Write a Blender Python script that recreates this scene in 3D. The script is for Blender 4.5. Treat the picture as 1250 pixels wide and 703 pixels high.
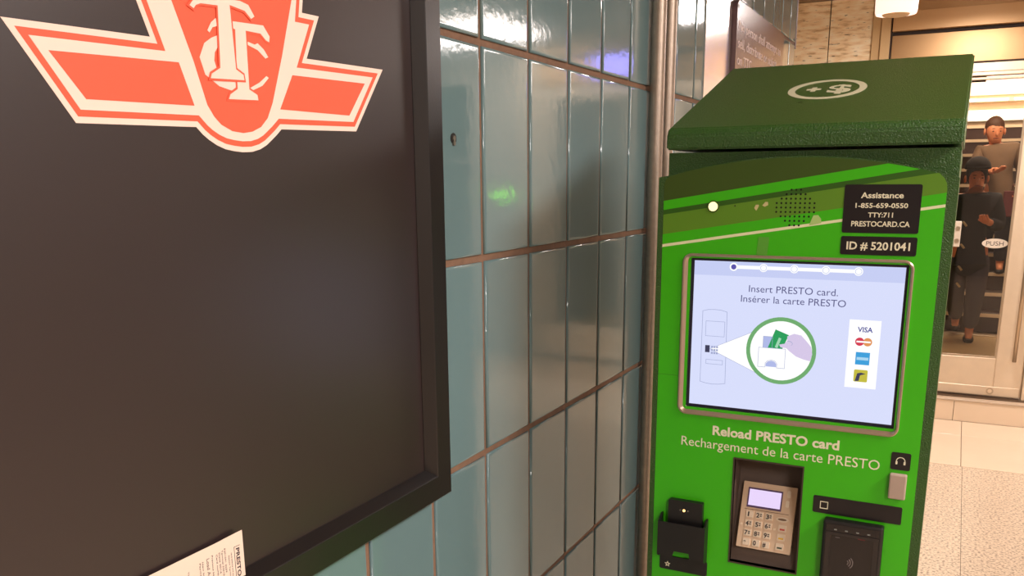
import bpy, bmesh, math, random
from mathutils import Vector, Matrix
from mathutils.geometry import tessellate_polygon
random.seed(4)
PI = math.pi
for o in list(bpy.data.objects): bpy.data.objects.remove(o)
COL = bpy.context.scene.collection
SC = bpy.context.scene

# ------------------------------------------------------------------ camera
F_PX, PITCH, ROLL, YAW, CY = 1059.42, 0.231445, -0.007364, -0.472905, 469.0
cam_d = bpy.data.cameras.new('camera'); cam = bpy.data.objects.new('camera', cam_d); COL.objects.link(cam)
cam_d.sensor_width = 36.0; cam_d.lens = F_PX / 1250 * 36.0
cam_d.shift_y = (CY - 351.5) / 1250; cam_d.clip_start = 0.02
cyw, syw = math.cos(YAW), math.sin(YAW)
fw = Vector((syw * math.cos(PITCH), cyw * math.cos(PITCH), -math.sin(PITCH)))
rt0 = Vector((cyw, -syw, 0)); up0 = rt0.cross(fw)
rt = math.cos(ROLL) * rt0 + math.sin(ROLL) * up0
up = -math.sin(ROLL) * rt0 + math.cos(ROLL) * up0
M = Matrix((rt, up, -fw)).transposed().to_4x4(); M.translation = (0, 0, 1.5)
cam.matrix_world = M
SC.camera = cam

# ------------------------------------------------------------------ world, exposure
w = bpy.data.worlds.new('world'); SC.world = w; w.use_nodes = True
w.node_tree.nodes['Background'].inputs[0].default_value = (1.0, 0.86, 0.7, 1)
w.node_tree.nodes['Background'].inputs[1].default_value = 0.25
SC.view_settings.view_transform = 'Standard'; SC.view_settings.look = 'None'
SC.view_settings.gamma = 1; SC.view_settings.exposure = 0.0; SC.view_settings.use_curve_mapping = False

def area(name, loc, size, power, color, rot=(0, 0, 0)):
    l = bpy.data.lights.new(name, 'AREA'); l.shape = 'RECTANGLE'; l.size, l.size_y = size
    l.energy = power; l.color = color
    o = bpy.data.objects.new(name, l); o.location = loc; o.rotation_euler = rot; COL.objects.link(o); return o
WARM = (1.0, 0.80, 0.60)
LIGHTS = [  # fixture centre x, y ; size ; power
    ((1.62, 5.35, 2.50), (0.85, 0.80), 30, (1.0, .91, .87)),
    ((1.45, 1.2, 2.68), (0.34, 1.25), 88, (1.0, .91, .87)),
    ((1.45, -1.4, 2.68), (0.34, 1.25), 76, (1.0, .91, .87)),
    ((-0.02, 5.2, 2.48), (0.30, 0.40), 24, (1.0, .91, .87)),
]
CEIL = 2.75
STAIR_POWER = 40

# ------------------------------------------------------------------ materials
def lin(c):
    f = lambda v: v / 12.92 if v <= 0.04045 else ((v + 0.055) / 1.055) ** 2.4
    return tuple(f(v / 255) for v in c) + (1,)
MATS = {}
def mat(name, rgb, rough=0.5, metal=0.0, spec=0.5, noise=None, bump=None, emit=None, rand=0.0, coat=0.0, srgb=True, emit_col=None):
    """noise=(scale, amount); bump=(scale, strength)"""
    if name in MATS: return MATS[name]
    m = bpy.data.materials.new(name); m.use_nodes = True; nt = m.node_tree; N = nt.nodes; L = nt.links
    p = N['Principled BSDF']; c = lin(rgb) if srgb else tuple(rgb) + (1,)
    p.inputs['Base Color'].default_value = c; p.inputs['Roughness'].default_value = rough
    p.inputs['Metallic'].default_value = metal; p.inputs['Specular IOR Level'].default_value = spec
    if coat: p.inputs['Coat Weight'].default_value = coat; p.inputs['Coat Roughness'].default_value = 0.05
    tc = N.new('ShaderNodeTexCoord')
    last = None
    if noise:
        n = N.new('ShaderNodeTexNoise'); n.inputs['Scale'].default_value = noise[0]; n.inputs['Detail'].default_value = 4
        L.new(tc.outputs['Object'], n.inputs['Vector'])
        mx = N.new('ShaderNodeMixRGB'); mx.blend_type = 'MIX'
        k = noise[1]
        mx.inputs[1].default_value = tuple(v * (1 - k) for v in c[:3]) + (1,); mx.inputs[2].default_value = tuple(min(1, v * (1 + k)) for v in c[:3]) + (1,)
        L.new(n.outputs[0], mx.inputs[0]); last = mx.outputs[0]
    if rand:
        oi = N.new('ShaderNodeObjectInfo'); mr = N.new('ShaderNodeMapRange')
        mr.inputs['To Min'].default_value = 1 - rand; mr.inputs['To Max'].default_value = 1 + rand
        L.new(oi.outputs['Random'], mr.inputs[0])
        mm = N.new('ShaderNodeVectorMath'); mm.operation = 'SCALE'
        if last: L.new(last, mm.inputs[0])
        else: mm.inputs[0].default_value = c[:3]
        L.new(mr.outputs[0], mm.inputs['Scale']); last = mm.outputs[0]
    if last: L.new(last, p.inputs['Base Color'])
    if bump:
        n2 = N.new('ShaderNodeTexNoise'); n2.inputs['Scale'].default_value = bump[0]; n2.inputs['Detail'].default_value = 3
        L.new(tc.outputs['Object'], n2.inputs['Vector'])
        b = N.new('ShaderNodeBump'); b.inputs['Strength'].default_value = bump[1]; b.inputs['Distance'].default_value = bump[2] if len(bump) > 2 else 0.001
        L.new(n2.outputs[0], b.inputs['Height']); L.new(b.outputs[0], p.inputs['Normal'])
    if emit is not None:
        p.inputs['Emission Color'].default_value = lin(emit_col) if emit_col else c
        p.inputs['Emission Strength'].default_value = emit
    MATS[name] = m; return m
def screen_mat(name, rgb, k=1.0):     # pixels of a lit display: they only emit
    if name in MATS: return MATS[name]
    m = mat(name, (6, 6, 8), rough=0.25, spec=0.3, emit=k, emit_col=rgb); return m
def glass_mat():
    m = bpy.data.materials.new('door_glass'); m.use_nodes = True; nt = m.node_tree; N = nt.nodes; L = nt.links
    for n in list(N): N.remove(n)
    out = N.new('ShaderNodeOutputMaterial'); t = N.new('ShaderNodeBsdfTransparent'); g = N.new('ShaderNodeBsdfGlossy')
    t.inputs[0].default_value = (0.90, 0.88, 0.84, 1); g.inputs['Roughness'].default_value = 0.02
    fr = N.new('ShaderNodeFresnel'); fr.inputs[0].default_value = 1.5
    mx = N.new('ShaderNodeMixShader'); L.new(fr.outputs[0], mx.inputs[0]); L.new(t.outputs[0], mx.inputs[1]); L.new(g.outputs[0], mx.inputs[2])
    L.new(mx.outputs[0], out.inputs[0]); return m

# ------------------------------------------------------------------ mesh helpers
def link(name, me, m=None, parent=None, loc=None, smooth=False):
    o = bpy.data.objects.new(name, me); COL.objects.link(o)
    if m is not None and not me.materials: me.materials.append(m)
    if parent is not None: o.parent = parent
    if loc: o.location = loc
    if smooth:
        for p in me.polygons: p.use_smooth = True
    return o
def from_bm(name, bm, m, parent=None, loc=None, smooth=False, recalc=True):
    if recalc: bmesh.ops.recalc_face_normals(bm, faces=bm.faces)
    me = bpy.data.meshes.new(name); bm.to_mesh(me); bm.free()
    return link(name, me, m, parent, loc, smooth)
def bevel_bm(bm, r, seg=2):
    if r > 0: bmesh.ops.bevel(bm, geom=list(bm.edges), offset=r, segments=seg, affect='EDGES', profile=0.5, clamp_overlap=True)
def box_into(bm, x0, x1, y0, y1, z0, z1):
    vs = [bm.verts.new((x, y, z)) for x in (x0, x1) for y in (y0, y1) for z in (z0, z1)]
    for f in ((0, 1, 3, 2), (4, 6, 7, 5), (0, 4, 5, 1), (2, 3, 7, 6), (0, 2, 6, 4), (1, 5, 7, 3)): bm.faces.new([vs[i] for i in f])
def box(name, x0, x1, y0, y1, z0, z1, m, parent=None, bev=0.0, seg=2):
    bm = bmesh.new(); box_into(bm, x0, x1, y0, y1, z0, z1); bevel_bm(bm, bev, seg)
    o = from_bm(name, bm, m, parent)
    return o
def boxes(name, lst, m, parent=None, bev=0.0):
    bm = bmesh.new()
    for b in lst: box_into(bm, *b)
    bevel_bm(bm, bev, 1)
    return from_bm(name, bm, m, parent)
def fill_loops(bm, loops, to3):
    """flat filled region from an outer loop and hole loops; returns faces"""
    edges = []
    for lp in loops:
        vs = [bm.verts.new(to3(*p)) for p in lp]
        for i in range(len(vs)): edges.append(bm.edges.new((vs[i], vs[(i + 1) % len(vs)])))
    r = bmesh.ops.triangle_fill(bm, use_beauty=True, use_dissolve=False, edges=edges)
    return [g for g in r['geom'] if isinstance(g, bmesh.types.BMFace)]
def prism(name, loops, to3, ext, m, parent=None, bev=0.0):
    """loops in (u,v); to3 maps them to 3-D; ext = extrusion vector"""
    if loops and not isinstance(loops[0][0], (tuple, list)): loops = [loops]
    bm = bmesh.new(); fs = fill_loops(bm, loops, to3)
    r = bmesh.ops.extrude_face_region(bm, geom=fs)
    bmesh.ops.translate(bm, verts=[v for v in r['geom'] if isinstance(v, bmesh.types.BMVert)], vec=Vector(ext))
    if bev:
        es = [e for e in bm.edges if len(e.link_faces) == 2 and e.calc_face_angle(0) > 0.5]
        bmesh.ops.bevel(bm, geom=es, offset=bev, segments=2, affect='EDGES', clamp_overlap=True)
    return from_bm(name, bm, m, parent)
# planes: the kiosk's face looks to -y, the tiled wall looks to +x
def FX(Y): return lambda u, v: (u, Y, v)
def WX(X): return lambda u, v: (X, u, v)
def fprism(name, loops, Y, t, m, parent=None, bev=0.0):        # front at Y, goes t back (+y)
    return prism(name, loops, FX(Y), (0, t, 0), m, parent, bev)
def wprism(name, loops, X, t, m, parent=None, bev=0.0):        # front at X, goes t back (-x)
    return prism(name, loops, WX(X), (-t, 0, 0), m, parent, bev)
def rect(x0, x1, z0, z1): return [(x0, z0), (x1, z0), (x1, z1), (x0, z1)]
def rrect(x0, x1, z0, z1, r, n=5):
    out = []
    for cx, cz, a0 in ((x1 - r, z1 - r, 0), (x0 + r, z1 - r, 90), (x0 + r, z0 + r, 180), (x1 - r, z0 + r, 270)):
        for i in range(n + 1):
            a = math.radians(a0 + 90 * i / n); out.append((cx + r * math.cos(a), cz + r * math.sin(a)))
    return out
def circ(cx, cz, r, n=24, rz=None): return [(cx + r * math.cos(2 * PI * i / n), cz + (rz or r) * math.sin(2 * PI * i / n)) for i in range(n)]
def inset(poly, d):
    n = len(poly); A = sum(poly[i][0] * poly[(i + 1) % n][1] - poly[(i + 1) % n][0] * poly[i][1] for i in range(n))
    s = 1 if A > 0 else -1; out = []
    for i in range(n):
        p0, p1, p2 = Vector(poly[i - 1]), Vector(poly[i]), Vector(poly[(i + 1) % n])
        a, b = (p1 - p0).normalized(), (p2 - p1).normalized()
        na, nb = Vector((-a.y, a.x)) * s, Vector((-b.y, b.x)) * s
        k = max(0.25, 1 + na.dot(nb)); q = p1 + (na + nb) * (d / k); out.append((q.x, q.y))
    return out
def clip(poly, a, b, keep_below=True):
    """keep the part of a convex polygon below (or above) the line a-b"""
    def side(p): 
        v = (b[0] - a[0]) * (p[1] - a[1]) - (b[1] - a[1]) * (p[0] - a[0])
        return -v if keep_below else v
    out = []
    for i in range(len(poly)):
        p, q = poly[i], poly[(i + 1) % len(poly)]; sp, sq = side(p), side(q)
        if sp >= 0: out.append(p)
        if sp * sq < 0:
            t = sp / (sp - sq); out.append((p[0] + t * (q[0] - p[0]), p[1] + t * (q[1] - p[1])))
    return out
def tube(name, pts, r, m, parent=None, n=10, caps=True, smooth=True, radii=None):
    bm = bmesh.new(); rings = []
    pts = [Vector(p) for p in pts]
    for i, p in enumerate(pts):
        d = (pts[min(i + 1, len(pts) - 1)] - pts[max(i - 1, 0)]).normalized()
        a = Vector((0, 0, 1)) if abs(d.z) < 0.9 else Vector((1, 0, 0))
        u = d.cross(a).normalized(); v = d.cross(u); rr = radii[i] if radii else r
        rings.append([bm.verts.new(p + rr * (math.cos(2 * PI * k / n) * u + math.sin(2 * PI * k / n) * v)) for k in range(n)])
    for a, b in zip(rings, rings[1:]):
        for k in range(n): bm.faces.new((a[k], a[(k + 1) % n], b[(k + 1) % n], b[k]))
    if caps: bm.faces.new(rings[0]); bm.faces.new(rings[-1])
    return from_bm(name, bm, m, parent, smooth=smooth and not caps or smooth)
def lathe(name, prof, m, parent=None, loc=(0, 0, 0), n=28, smooth=False):
    bm = bmesh.new(); rings = []
    for r, z in prof: rings.append([bm.verts.new((r * math.cos(2 * PI * k / n), r * math.sin(2 * PI * k / n), z)) for k in range(n)] if r > 1e-6 else [bm.verts.new((0, 0, z))])
    for a, b in zip(rings, rings[1:]):
        for k in range(n):
            f = [a[k % len(a)], a[(k + 1) % len(a)], b[(k + 1) % len(b)], b[k % len(b)]]
            f = list(dict.fromkeys(f))
            if len(f) > 2: bm.faces.new(f)
    o = from_bm(name, bm, m, parent, loc)
    if smooth: auto_smooth(o)
    return o
def auto_smooth(o, ang=0.6):
    me = o.data
    for p in me.polygons: p.use_smooth = True
    bm = bmesh.new(); bm.from_mesh(me)
    for e in bm.edges:
        if len(e.link_faces) == 2 and e.calc_face_angle(0) > ang: e.smooth = False
    bm.to_mesh(me); bm.free()
def text_mesh(s, bold=0.0, ext=0.0, space=1.0):
    cu = bpy.data.curves.new('t', 'FONT'); cu.body = s; cu.size = 1; cu.offset = bold; cu.extrude = ext; cu.resolution_u = 3; cu.space_character = space
    o = bpy.data.objects.new('t', cu); COL.objects.link(o)
    me = bpy.data.meshes.new_from_object(o.evaluated_get(bpy.context.evaluated_depsgraph_get()))
    bpy.data.objects.remove(o); return me
def text(name, s, u0, u1, base, cap, frame, m, parent=None, bold=0.0, depth=0.0003, space=1.0):
    """s fitted between u0 and u1 with capitals `cap` high; frame(u,v,n) -> 3-D (n = out of the surface)"""
    me = text_mesh(s, bold, 0.5, space)
    xs = [v.co.x for v in me.vertices]; x0, x1 = min(xs), max(xs)
    sx = (u1 - u0) / (x1 - x0); sy = cap / 0.70
    for v in me.vertices:
        v.co = Vector(frame(u0 + (v.co.x - x0) * sx, base + v.co.y * sy, (v.co.z + 0.5) * depth))
    me.update()
    if u1 < u0: me.flip_normals()
    return link(name, me, m, parent)
def text_words(name, s_, u0, u1, base, cap, frame, m, parent, bold):
    """one object per word, spaced as in the whole line"""
    me = text_mesh(s_, bold, 0.5); xs = [v.co.x for v in me.vertices]; x0, x1 = min(xs), max(xs); bpy.data.meshes.remove(me)
    k = (u1 - u0) / (x1 - x0); words = s_.split(' '); done = ''
    for wd in words:
        done = (done + ' ' + wd).strip()
        a = text_mesh(done, bold, 0.5); xe = max(v.co.x for v in a.vertices); bpy.data.meshes.remove(a)
        b_ = text_mesh(wd, bold, 0.5); ww = [v.co.x for v in b_.vertices]; wl_ = max(ww) - min(ww); bpy.data.meshes.remove(b_)
        text(name, wd, u0 + (xe - x0 - wl_) * k, u0 + (xe - x0) * k, base, cap, frame, m, parent, bold)
def face_frame(Y): return lambda u, v, n: (u, Y - n, v)
def wall_frame(X): return lambda u, v, n: (X + n, u, v)
def empty(name, loc=(0, 0, 0)):
    o = bpy.data.objects.new(name, None); COL.objects.link(o); o.location = loc; o.empty_display_size = 0.1; return o
def thing(o, label, cat, group=None):
    o['label'] = label; o['category'] = cat
    if group: o['group'] = group
    return o
def structure(o): o['kind'] = 'structure'; return o

# ================================================================== ROOM SHELL
WALLX = -0.75
m_grout = mat('grout_brown', (126, 96, 76), rough=0.9, noise=(60, 0.25), bump=(300, 0.3))
m_tile = mat('glazed_grey_green_tile', (104, 129, 132), rough=0.08, spec=0.6, noise=(5, 0.05), rand=0.05, bump=(45, 0.22, 0.0010))
m_ceil = mat('ceiling_paint', (190, 170, 145), rough=0.8, noise=(4, 0.05))
m_plain = mat('station_wall_paint', (176, 166, 152), rough=0.6, noise=(3, 0.1))

Y0, PIT, ZB = 1.360, 0.1865, 1.726
ycuts = [Y0 + PIT * i for i in range(-11, 16)] + [4.30]
zcuts = [0.0, 0.282, 0.643, 1.004, 1.365, 1.726, 2.087, 2.448, 2.745]
wl = structure(box('wall_left', WALLX - 0.14, WALLX - 0.005, -3.0, 4.305, 0, CEIL, m_grout))
def tile_mesh(wd, ht):
    g = 0.0062; y, z = wd / 2 - g, ht / 2 - g; bm = bmesh.new(); rings = []
    for ins, x in ((0, -0.005), (0.0, -0.0018), (0.0012, -0.0005), (0.0034, 0.0), (0.006, 0.0)):
        rr = 0.0
        rings.append([bm.verts.new((x, sy * (y - ins), sz * (z - ins))) for sy, sz in ((-1, -1), (1, -1), (1, 1), (-1, 1))])
    for a, b in zip(rings, rings[1:]):
        for k in range(4): bm.faces.new((a[k], a[(k + 1) % 4], b[(k + 1) % 4], b[k]))
    bm.faces.new(rings[-1])
    me = bpy.data.meshes.new('tile'); bmesh.ops.recalc_face_normals(bm, faces=bm.faces); bm.to_mesh(me); bm.free()
    me.materials.append(m_tile)
    for p in me.polygons: p.use_smooth = True
    return me
cache = {}
for i in range(len(ycuts) - 1):
    for k in range(len(zcuts) - 1):
        wd, ht = ycuts[i + 1] - ycuts[i], zcuts[k + 1] - zcuts[k]
        key = (round(wd, 4), round(ht, 4))
        if key not in cache: cache[key] = tile_mesh(wd, ht)
        o = bpy.data.objects.new('tile', cache[key]); COL.objects.link(o); o.parent = wl
        o.location = (WALLX, (ycuts[i] + ycuts[i + 1]) / 2, (zcuts[k] + zcuts[k + 1]) / 2)
        o.rotation_euler = (0, random.uniform(-1, 1) * 0.0016, random.uniform(-1, 1) * 0.0022)
# screw set in the tile beside the poster
t = thing(empty('wall_screw', (WALLX, 1.262, 1.566)), 'small dark metal screw plug in the tile just right of the black poster frame', 'screw')
m_screw = mat('dark_screw', (120, 116, 106), rough=0.4, metal=0.6)
def disc_x(name, r, d, m, par, n=20, loc=(0, 0, 0), rz=1.0):
    return prism(name, circ(loc[1], loc[2], r, n, r * rz), lambda u, v: (loc[0] + d, u, v), (-d, 0, 0), m, par)
disc_x('collar', 0.0085, 0.0015, mat('screw_hole_black', (25, 24, 22), rough=0.6), t)
disc_x('screw_head', 0.0045, 0.003, m_screw, t, 14)
disc_x('screw_head', 0.0038, 0.003, m_screw, t, 14, (0, 0.0, -0.0075))

# ceiling, other walls (mostly behind the camera)
structure(box('ceiling', -1.9, 4.2, -3.0, 6.12, CEIL, CEIL + 0.1, m_ceil))
structure(box('wall_right', 4.1, 4.2, -3.0, 6.1, 0, CEIL, m_plain))
structure(box('wall_back', -0.9, 4.2, -3.1, -3.0, 0, CEIL, m_plain))
structure(box('wall_side', -1.9, -1.8, 4.3, 6.1, 0, CEIL, m_plain))
structure(box('wall_return', -1.9, WALLX - 0.14, 4.2, 4.3, 0, CEIL, m_plain))

# travertine wall facing the camera
def travertine():
    m = bpy.data.materials.new('travertine'); m.use_nodes = True; nt = m.node_tree; N = nt.nodes; L = nt.links; p = N['Principled BSDF']
    tc = N.new('ShaderNodeTexCoord'); mp = N.new('ShaderNodeMapping'); mp.inputs['Scale'].default_value = (5, 5, 22); L.new(tc.outputs['Object'], mp.inputs[0])
    n = N.new('ShaderNodeTexNoise'); n.inputs['Scale'].default_value = 2.2; n.inputs['Detail'].default_value = 8; L.new(mp.outputs[0], n.inputs[0])
    r = N.new('ShaderNodeValToRGB'); e = r.color_ramp.elements
    e[0].position = 0.30; e[0].color = lin((200, 165, 120)); e[1].position = 0.62; e[1].color = lin((252, 236, 204))
    x = r.color_ramp.elements.new(0.45); x.color = lin((244, 216, 172))
    L.new(n.outputs[0], r.inputs[0])
    mp2 = N.new('ShaderNodeMapping'); mp2.inputs['Scale'].default_value = (9, 9, 40); L.new(tc.outputs['Object'], mp2.inputs[0])
    n2 = N.new('ShaderNodeTexNoise'); n2.inputs['Scale'].default_value = 2.5; n2.inputs['Detail'].default_value = 3; L.new(mp2.outputs[0], n2.inputs[0])
    r2 = N.new('ShaderNodeValToRGB'); f = r2.color_ramp.elements; f[0].position = 0.30; f[0].color = (0.05, 0.03, 0.02, 1); f[1].position = 0.36; f[1].color = (1, 1, 1, 1)
    L.new(n2.outputs[0], r2.inputs[0])
    mx = N.new('ShaderNodeMixRGB'); mx.blend_type = 'MULTIPLY'; mx.inputs[0].default_value = 0.85; L.new(r.outputs[0], mx.inputs[1]); L.new(r2.outputs[0], mx.inputs[2])
    L.new(mx.outputs[0], p.inputs['Base Color']); p.inputs['Roughness'].default_value = 0.3
    b = N.new('ShaderNodeBump'); b.inputs['Strength'].default_value = 0.4; b.inputs['Distance'].default_value = 0.004; L.new(r2.outputs[0], b.inputs['Height']); L.new(b.outputs[0], p.inputs['Normal'])
    return m
m_trav = travertine()
DY = 6.1
ws = structure(box('wall_stone', -1.8, -0.50, DY + 0.03, DY + 0.25, 0, CEIL, mat('stone_joint_dark', (40, 28, 18), rough=0.9)))
for (a, b) in ((-1.78, -1.325), (-1.32, -0.862), (-0.856, -0.606)):
    for (c, d) in ((0.0, 0.86), (0.864, 1.72), (1.724, 2.575)):
        box('stone_slab', a, b, DY, DY + 0.03, c, d, m_trav, ws, 0.0015, 1)
m_cream = mat('smooth_cream_stone', (205, 172, 125), rough=0.35, noise=(6, 0.1))
box('jamb_slab', -0.604, -0.555, DY - 0.015, DY + 0.03, 0, 2.575, m_cream, ws, 0.002, 1)
box('jamb_slab', -0.553, -0.498, DY - 0.03, DY + 0.03, 0, 2.575, m_cream, ws, 0.002, 1)
m_steel = mat('brushed_steel_warm', (190, 170, 145), rough=0.3, metal=0.85, noise=(30, 0.06))
m_bronze = mat('brushed_bronze_panel', (176, 140, 98), rough=0.38, metal=0.7, noise=(2.5, 0.25))
m_darkgap = mat('dark_gap', (48, 32, 22), rough=0.7)
structure(box('trim_1', -1.8, -0.50, DY - 0.02, DY + 0.03, 2.577, 2.60, m_steel))
structure(box('trim_2', -1.8, -0.50, DY - 0.005, DY + 0.03, 2.60, CEIL, mat('dark_soffit', (78, 52, 34), rough=0.5)))
# dark metal strip that ends the tiled wall
structure(box('trim_3', WALLX - 0.145, WALLX - 0.001, 4.306, 4.335, 2.07, CEIL - 0.002, mat('brown_metal_trim', (72, 44, 34), rough=0.4)))
structure(box('trim_9', WALLX - 0.145, WALLX - 0.012, 4.306, 4.32, 0, 2.068, m_steel))

# ------------------------------------------------------------------ floor
def terrazzo():
    m = bpy.data.materials.new('terrazzo'); m.use_nodes = True; nt = m.node_tree; N = nt.nodes; L = nt.links; p = N['Principled BSDF']
    tc = N.new('ShaderNodeTexCoord'); v = N.new('ShaderNodeTexNoise'); v.inputs['Scale'].default_value = 95; v.inputs['Detail'].default_value = 3; L.new(tc.outputs['Object'], v.inputs[0])
    r = N.new('ShaderNodeValToRGB'); e = r.color_ramp.elements; e[0].position = 0.36; e[0].color = lin((150, 124, 102)); e[1].position = 0.58; e[1].color = lin((232, 210, 184))
    x = e.new(0.47); x.color = lin((214, 188, 160)); L.new(v.outputs[0], r.inputs[0])
    n = N.new('ShaderNodeTexNoise'); n.inputs['Scale'].default_value = 2; L.new(tc.outputs['Object'], n.inputs[0])
    mx = N.new('ShaderNodeMixRGB'); mx.blend_type = 'MULTIPLY'; mx.inputs[0].default_value = 0.15; L.new(r.outputs[0], mx.inputs[1]); L.new(n.outputs[0], mx.inputs[2])
    L.new(mx.outputs[0], p.inputs['Base Color']); p.inputs['Roughness'].default_value = 0.28; return m
m_terr = terrazzo()
fl = structure(box('floor', -1.9, 4.2, -3.0, 5.985, -0.12, -0.004, mat('floor_bed_brown', (120, 98, 78), rough=0.9)))
for (a, b) in ((-1.89, -0.9), (-0.898, 0.128), (0.130, 1.16), (1.162, 2.19), (2.192, 4.19)):
    for (c, d) in ((-2.98, -0.21), (-0.208, 1.52), (1.522, 3.25), (3.252, 4.985)):
        box('terrazzo_panel', a, b, c, d, -0.02, 0.0, m_terr, fl)
m_ft = mat('pale_floor_tile', (232, 208, 180), rough=0.18, noise=(5, 0.05), rand=0.06)
for k, (a, b) in enumerate(((-1.89, -1.30), (-1.297, -0.59), (-0.587, 0.121), (0.124, 0.83), (0.833, 1.54), (1.543, 2.25), (2.253, 4.19))):
    for (c, d) in ((4.988, 5.622), (5.625, 5.963)):
        box('floor_tile', a, b, c, d, -0.02, 0.001, m_ft, fl, 0.001, 1)
sf = structure(box('floor_stair_hall', -1.9, 3.0, 5.987, 12.5, -0.12, 0.122, mat('step_core', (130, 105, 80), rough=0.9)))
for (a, b) in ((-1.297, -0.62), (-0.617, 0.068), (0.071, 0.83), (0.833, 1.54), (1.543, 2.25)):
    box('riser_slab', a, b, 5.966, 5.987, 0.001, 0.128, m_ft, sf, 0.001, 1)
box('step_nosing', -1.297, 2.25, 5.962, 6.03, 0.128, 0.141, mat('step_edge_stone', (196, 172, 146), rough=0.3), sf, 0.002, 1)
m_hallfloor = mat('stair_hall_floor', (188, 156, 110), rough=0.3, noise=(12, 0.12))
for (a, b) in ((-1.9, -0.6), (-0.597, 0.4), (0.403, 1.4), (1.403, 3.0)):
    box('hall_tile', a, b, 6.16, 8.5, 0.122, 0.140, m_hallfloor, sf)
structure(box('trim_4', -0.5, 1.5, 6.032, 6.158, 0.122, 0.147, mat('threshold_metal', (120, 100, 82), rough=0.35, metal=0.7)))

# ------------------------------------------------------------------ entrance doors and transom
m_alu = mat('door_aluminium', (226, 204, 176), rough=0.36, metal=0.35, noise=(20, 0.06))
m_glass = glass_mat()
def door(name, x0, x1, hinge_left=True):
    d = empty(name, (x0, DY, 0)); structure(d)
    def b(n, a0, a1, y0, y1, z0, z1, m, par=d, bev=0.003):
        return box(n, a0 - x0, a1 - x0, y0 - DY, y1 - DY, z0, z1, m, par, bev, 1)
    xi0, xi1 = x0 + 0.15, x1 - 0.15
    b('stile', x0, xi0, DY - 0.022, DY + 0.022, 0.155, 2.07, m_alu)
    b('stile', xi1, x1, DY - 0.022, DY + 0.022, 0.155, 2.07, m_alu)
    b('bottom_rail', xi0, xi1, DY - 0.02, DY + 0.02, 0.155, 0.395, m_alu)
    b('top_rail', xi0, xi1, DY - 0.02, DY + 0.02, 2.055, 2.07, m_alu)
    b('kick_plate', x0 + 0.01, x1 - 0.004, DY - 0.027, DY - 0.0225, 0.158, 0.216, m_alu)
    b('glazing_bead', xi0, xi1, DY - 0.018, DY - 0.008, 0.395, 0.407, m_steel, bev=0.001)
    b('glazing_bead', xi1 - 0.012, xi1, DY - 0.018, DY - 0.008, 0.407, 2.055, m_steel, bev=0.001)
    g = b('glass_pane', xi0, xi1, DY - 0.004, DY + 0.004, 0.39, 2.06, m_glass, bev=0)
    hx = x1 - 0.055
    h = tube('pull_handle', [(hx - x0, -0.07, z) for z in (0.39, 0.9, 1.45)], 0.011, m_steel, d, 12)
    for z in (0.42, 1.42): tube('handle_mount', [(hx - x0, -0.07, z), (hx - x0, -0.02, z)], 0.008, m_steel, h, 8)
    lx = x1 - 0.165
    k = prism('lock_cylinder', circ(lx - x0, 0.188, 0.021, 22), FX(-0.031), (0, 0.006, 0), m_steel, d)
    prism('keyhole', circ(lx - x0, 0.188, 0.012, 16), FX(-0.0325), (0, 0.002, 0), m_alu, k)
    return d
structure(box('trim_8', -0.487, -0.453, DY - 0.035, DY + 0.04, 0.147, 2.075, m_alu, None, 0.003, 1))
d1 = door('door_1', -0.45, 0.425); d2 = door('door_2', 0.50, 1.375)
structure(box('trim_5', 0.432, 0.493, DY - 0.04, DY + 0.04, 0.147, 2.075, m_alu, None, 0.003, 1))
structure(box('trim_6', -0.4965, -0.4885, DY - 0.025, DY + 0.04, 0.0, 2.748, m_darkgap))
structure(box('trim_7', 1.38, 1.5, DY - 0.04, DY + 0.04, 0.0, 2.75, m_alu, None, 0.003, 1))
ov = empty('entrance_transom', (0, DY, 2.08))
structure(ov)
def tb(n, x0, x1, y0, y1, z0, z1, m, bev=0.002): return box(n, x0, x1, y0 - DY, y1 - DY, z0 - 2.08, z1 - 2.08, m, ov, bev, 1)
tb('head_rail', -0.487, 1.379, DY - 0.035, DY + 0.04, 2.078, 2.098, m_alu)
tb('head_rail', -0.487, 1.379, DY - 0.028, DY + 0.04, 2.100, 2.150, m_alu)
tb('rail_groove', -0.487, 1.379, DY - 0.015, DY + 0.03, 2.150, 2.160, m_darkgap, 0)
for a, b in ((-0.487, 0.58), (0.583, 1.379)): tb('bronze_panel', a, b, DY - 0.02, DY + 0.03, 2.160, 2.336, m_bronze)
tb('shadow_gap', -0.487, 1.379, DY + 0.0, DY + 0.03, 2.336, 2.358, m_darkgap, 0)
tb('fascia', -0.487, 1.379, DY - 0.05, DY + 0.03, 2.358, 2.468, mat('fascia_beige', (196, 156, 108), rough=0.35, metal=0.3, noise=(4, 0.05)))
tb('upper_panel', -0.487, 1.379, DY - 0.01, DY + 0.03, 2.469, 2.74, m_bronze)
structure(box('wall_front', 1.5, 4.1, DY, DY + 0.2, 0, CEIL, m_plain))
# PUSH sticker on the glass
pu = prism('push_sticker', circ(0, 0, 0.070, 36, 0.029), FX(-0.0008), (0, 0.0008, 0), mat('sticker_white', (215, 200, 180), rough=0.5))
pu.location = (0.193, DY - 0.0045, 1.101)
thing(pu, 'oval white PUSH sticker on the glass of the door', 'sticker')
text('lettering', 'PUSH', -0.047, 0.047, -0.0135, 0.027, lambda u, v, n: (u, -0.0009 - n, v), mat('print_dark', (60, 45, 40), rough=0.6), pu, depth=0.0003)

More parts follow.
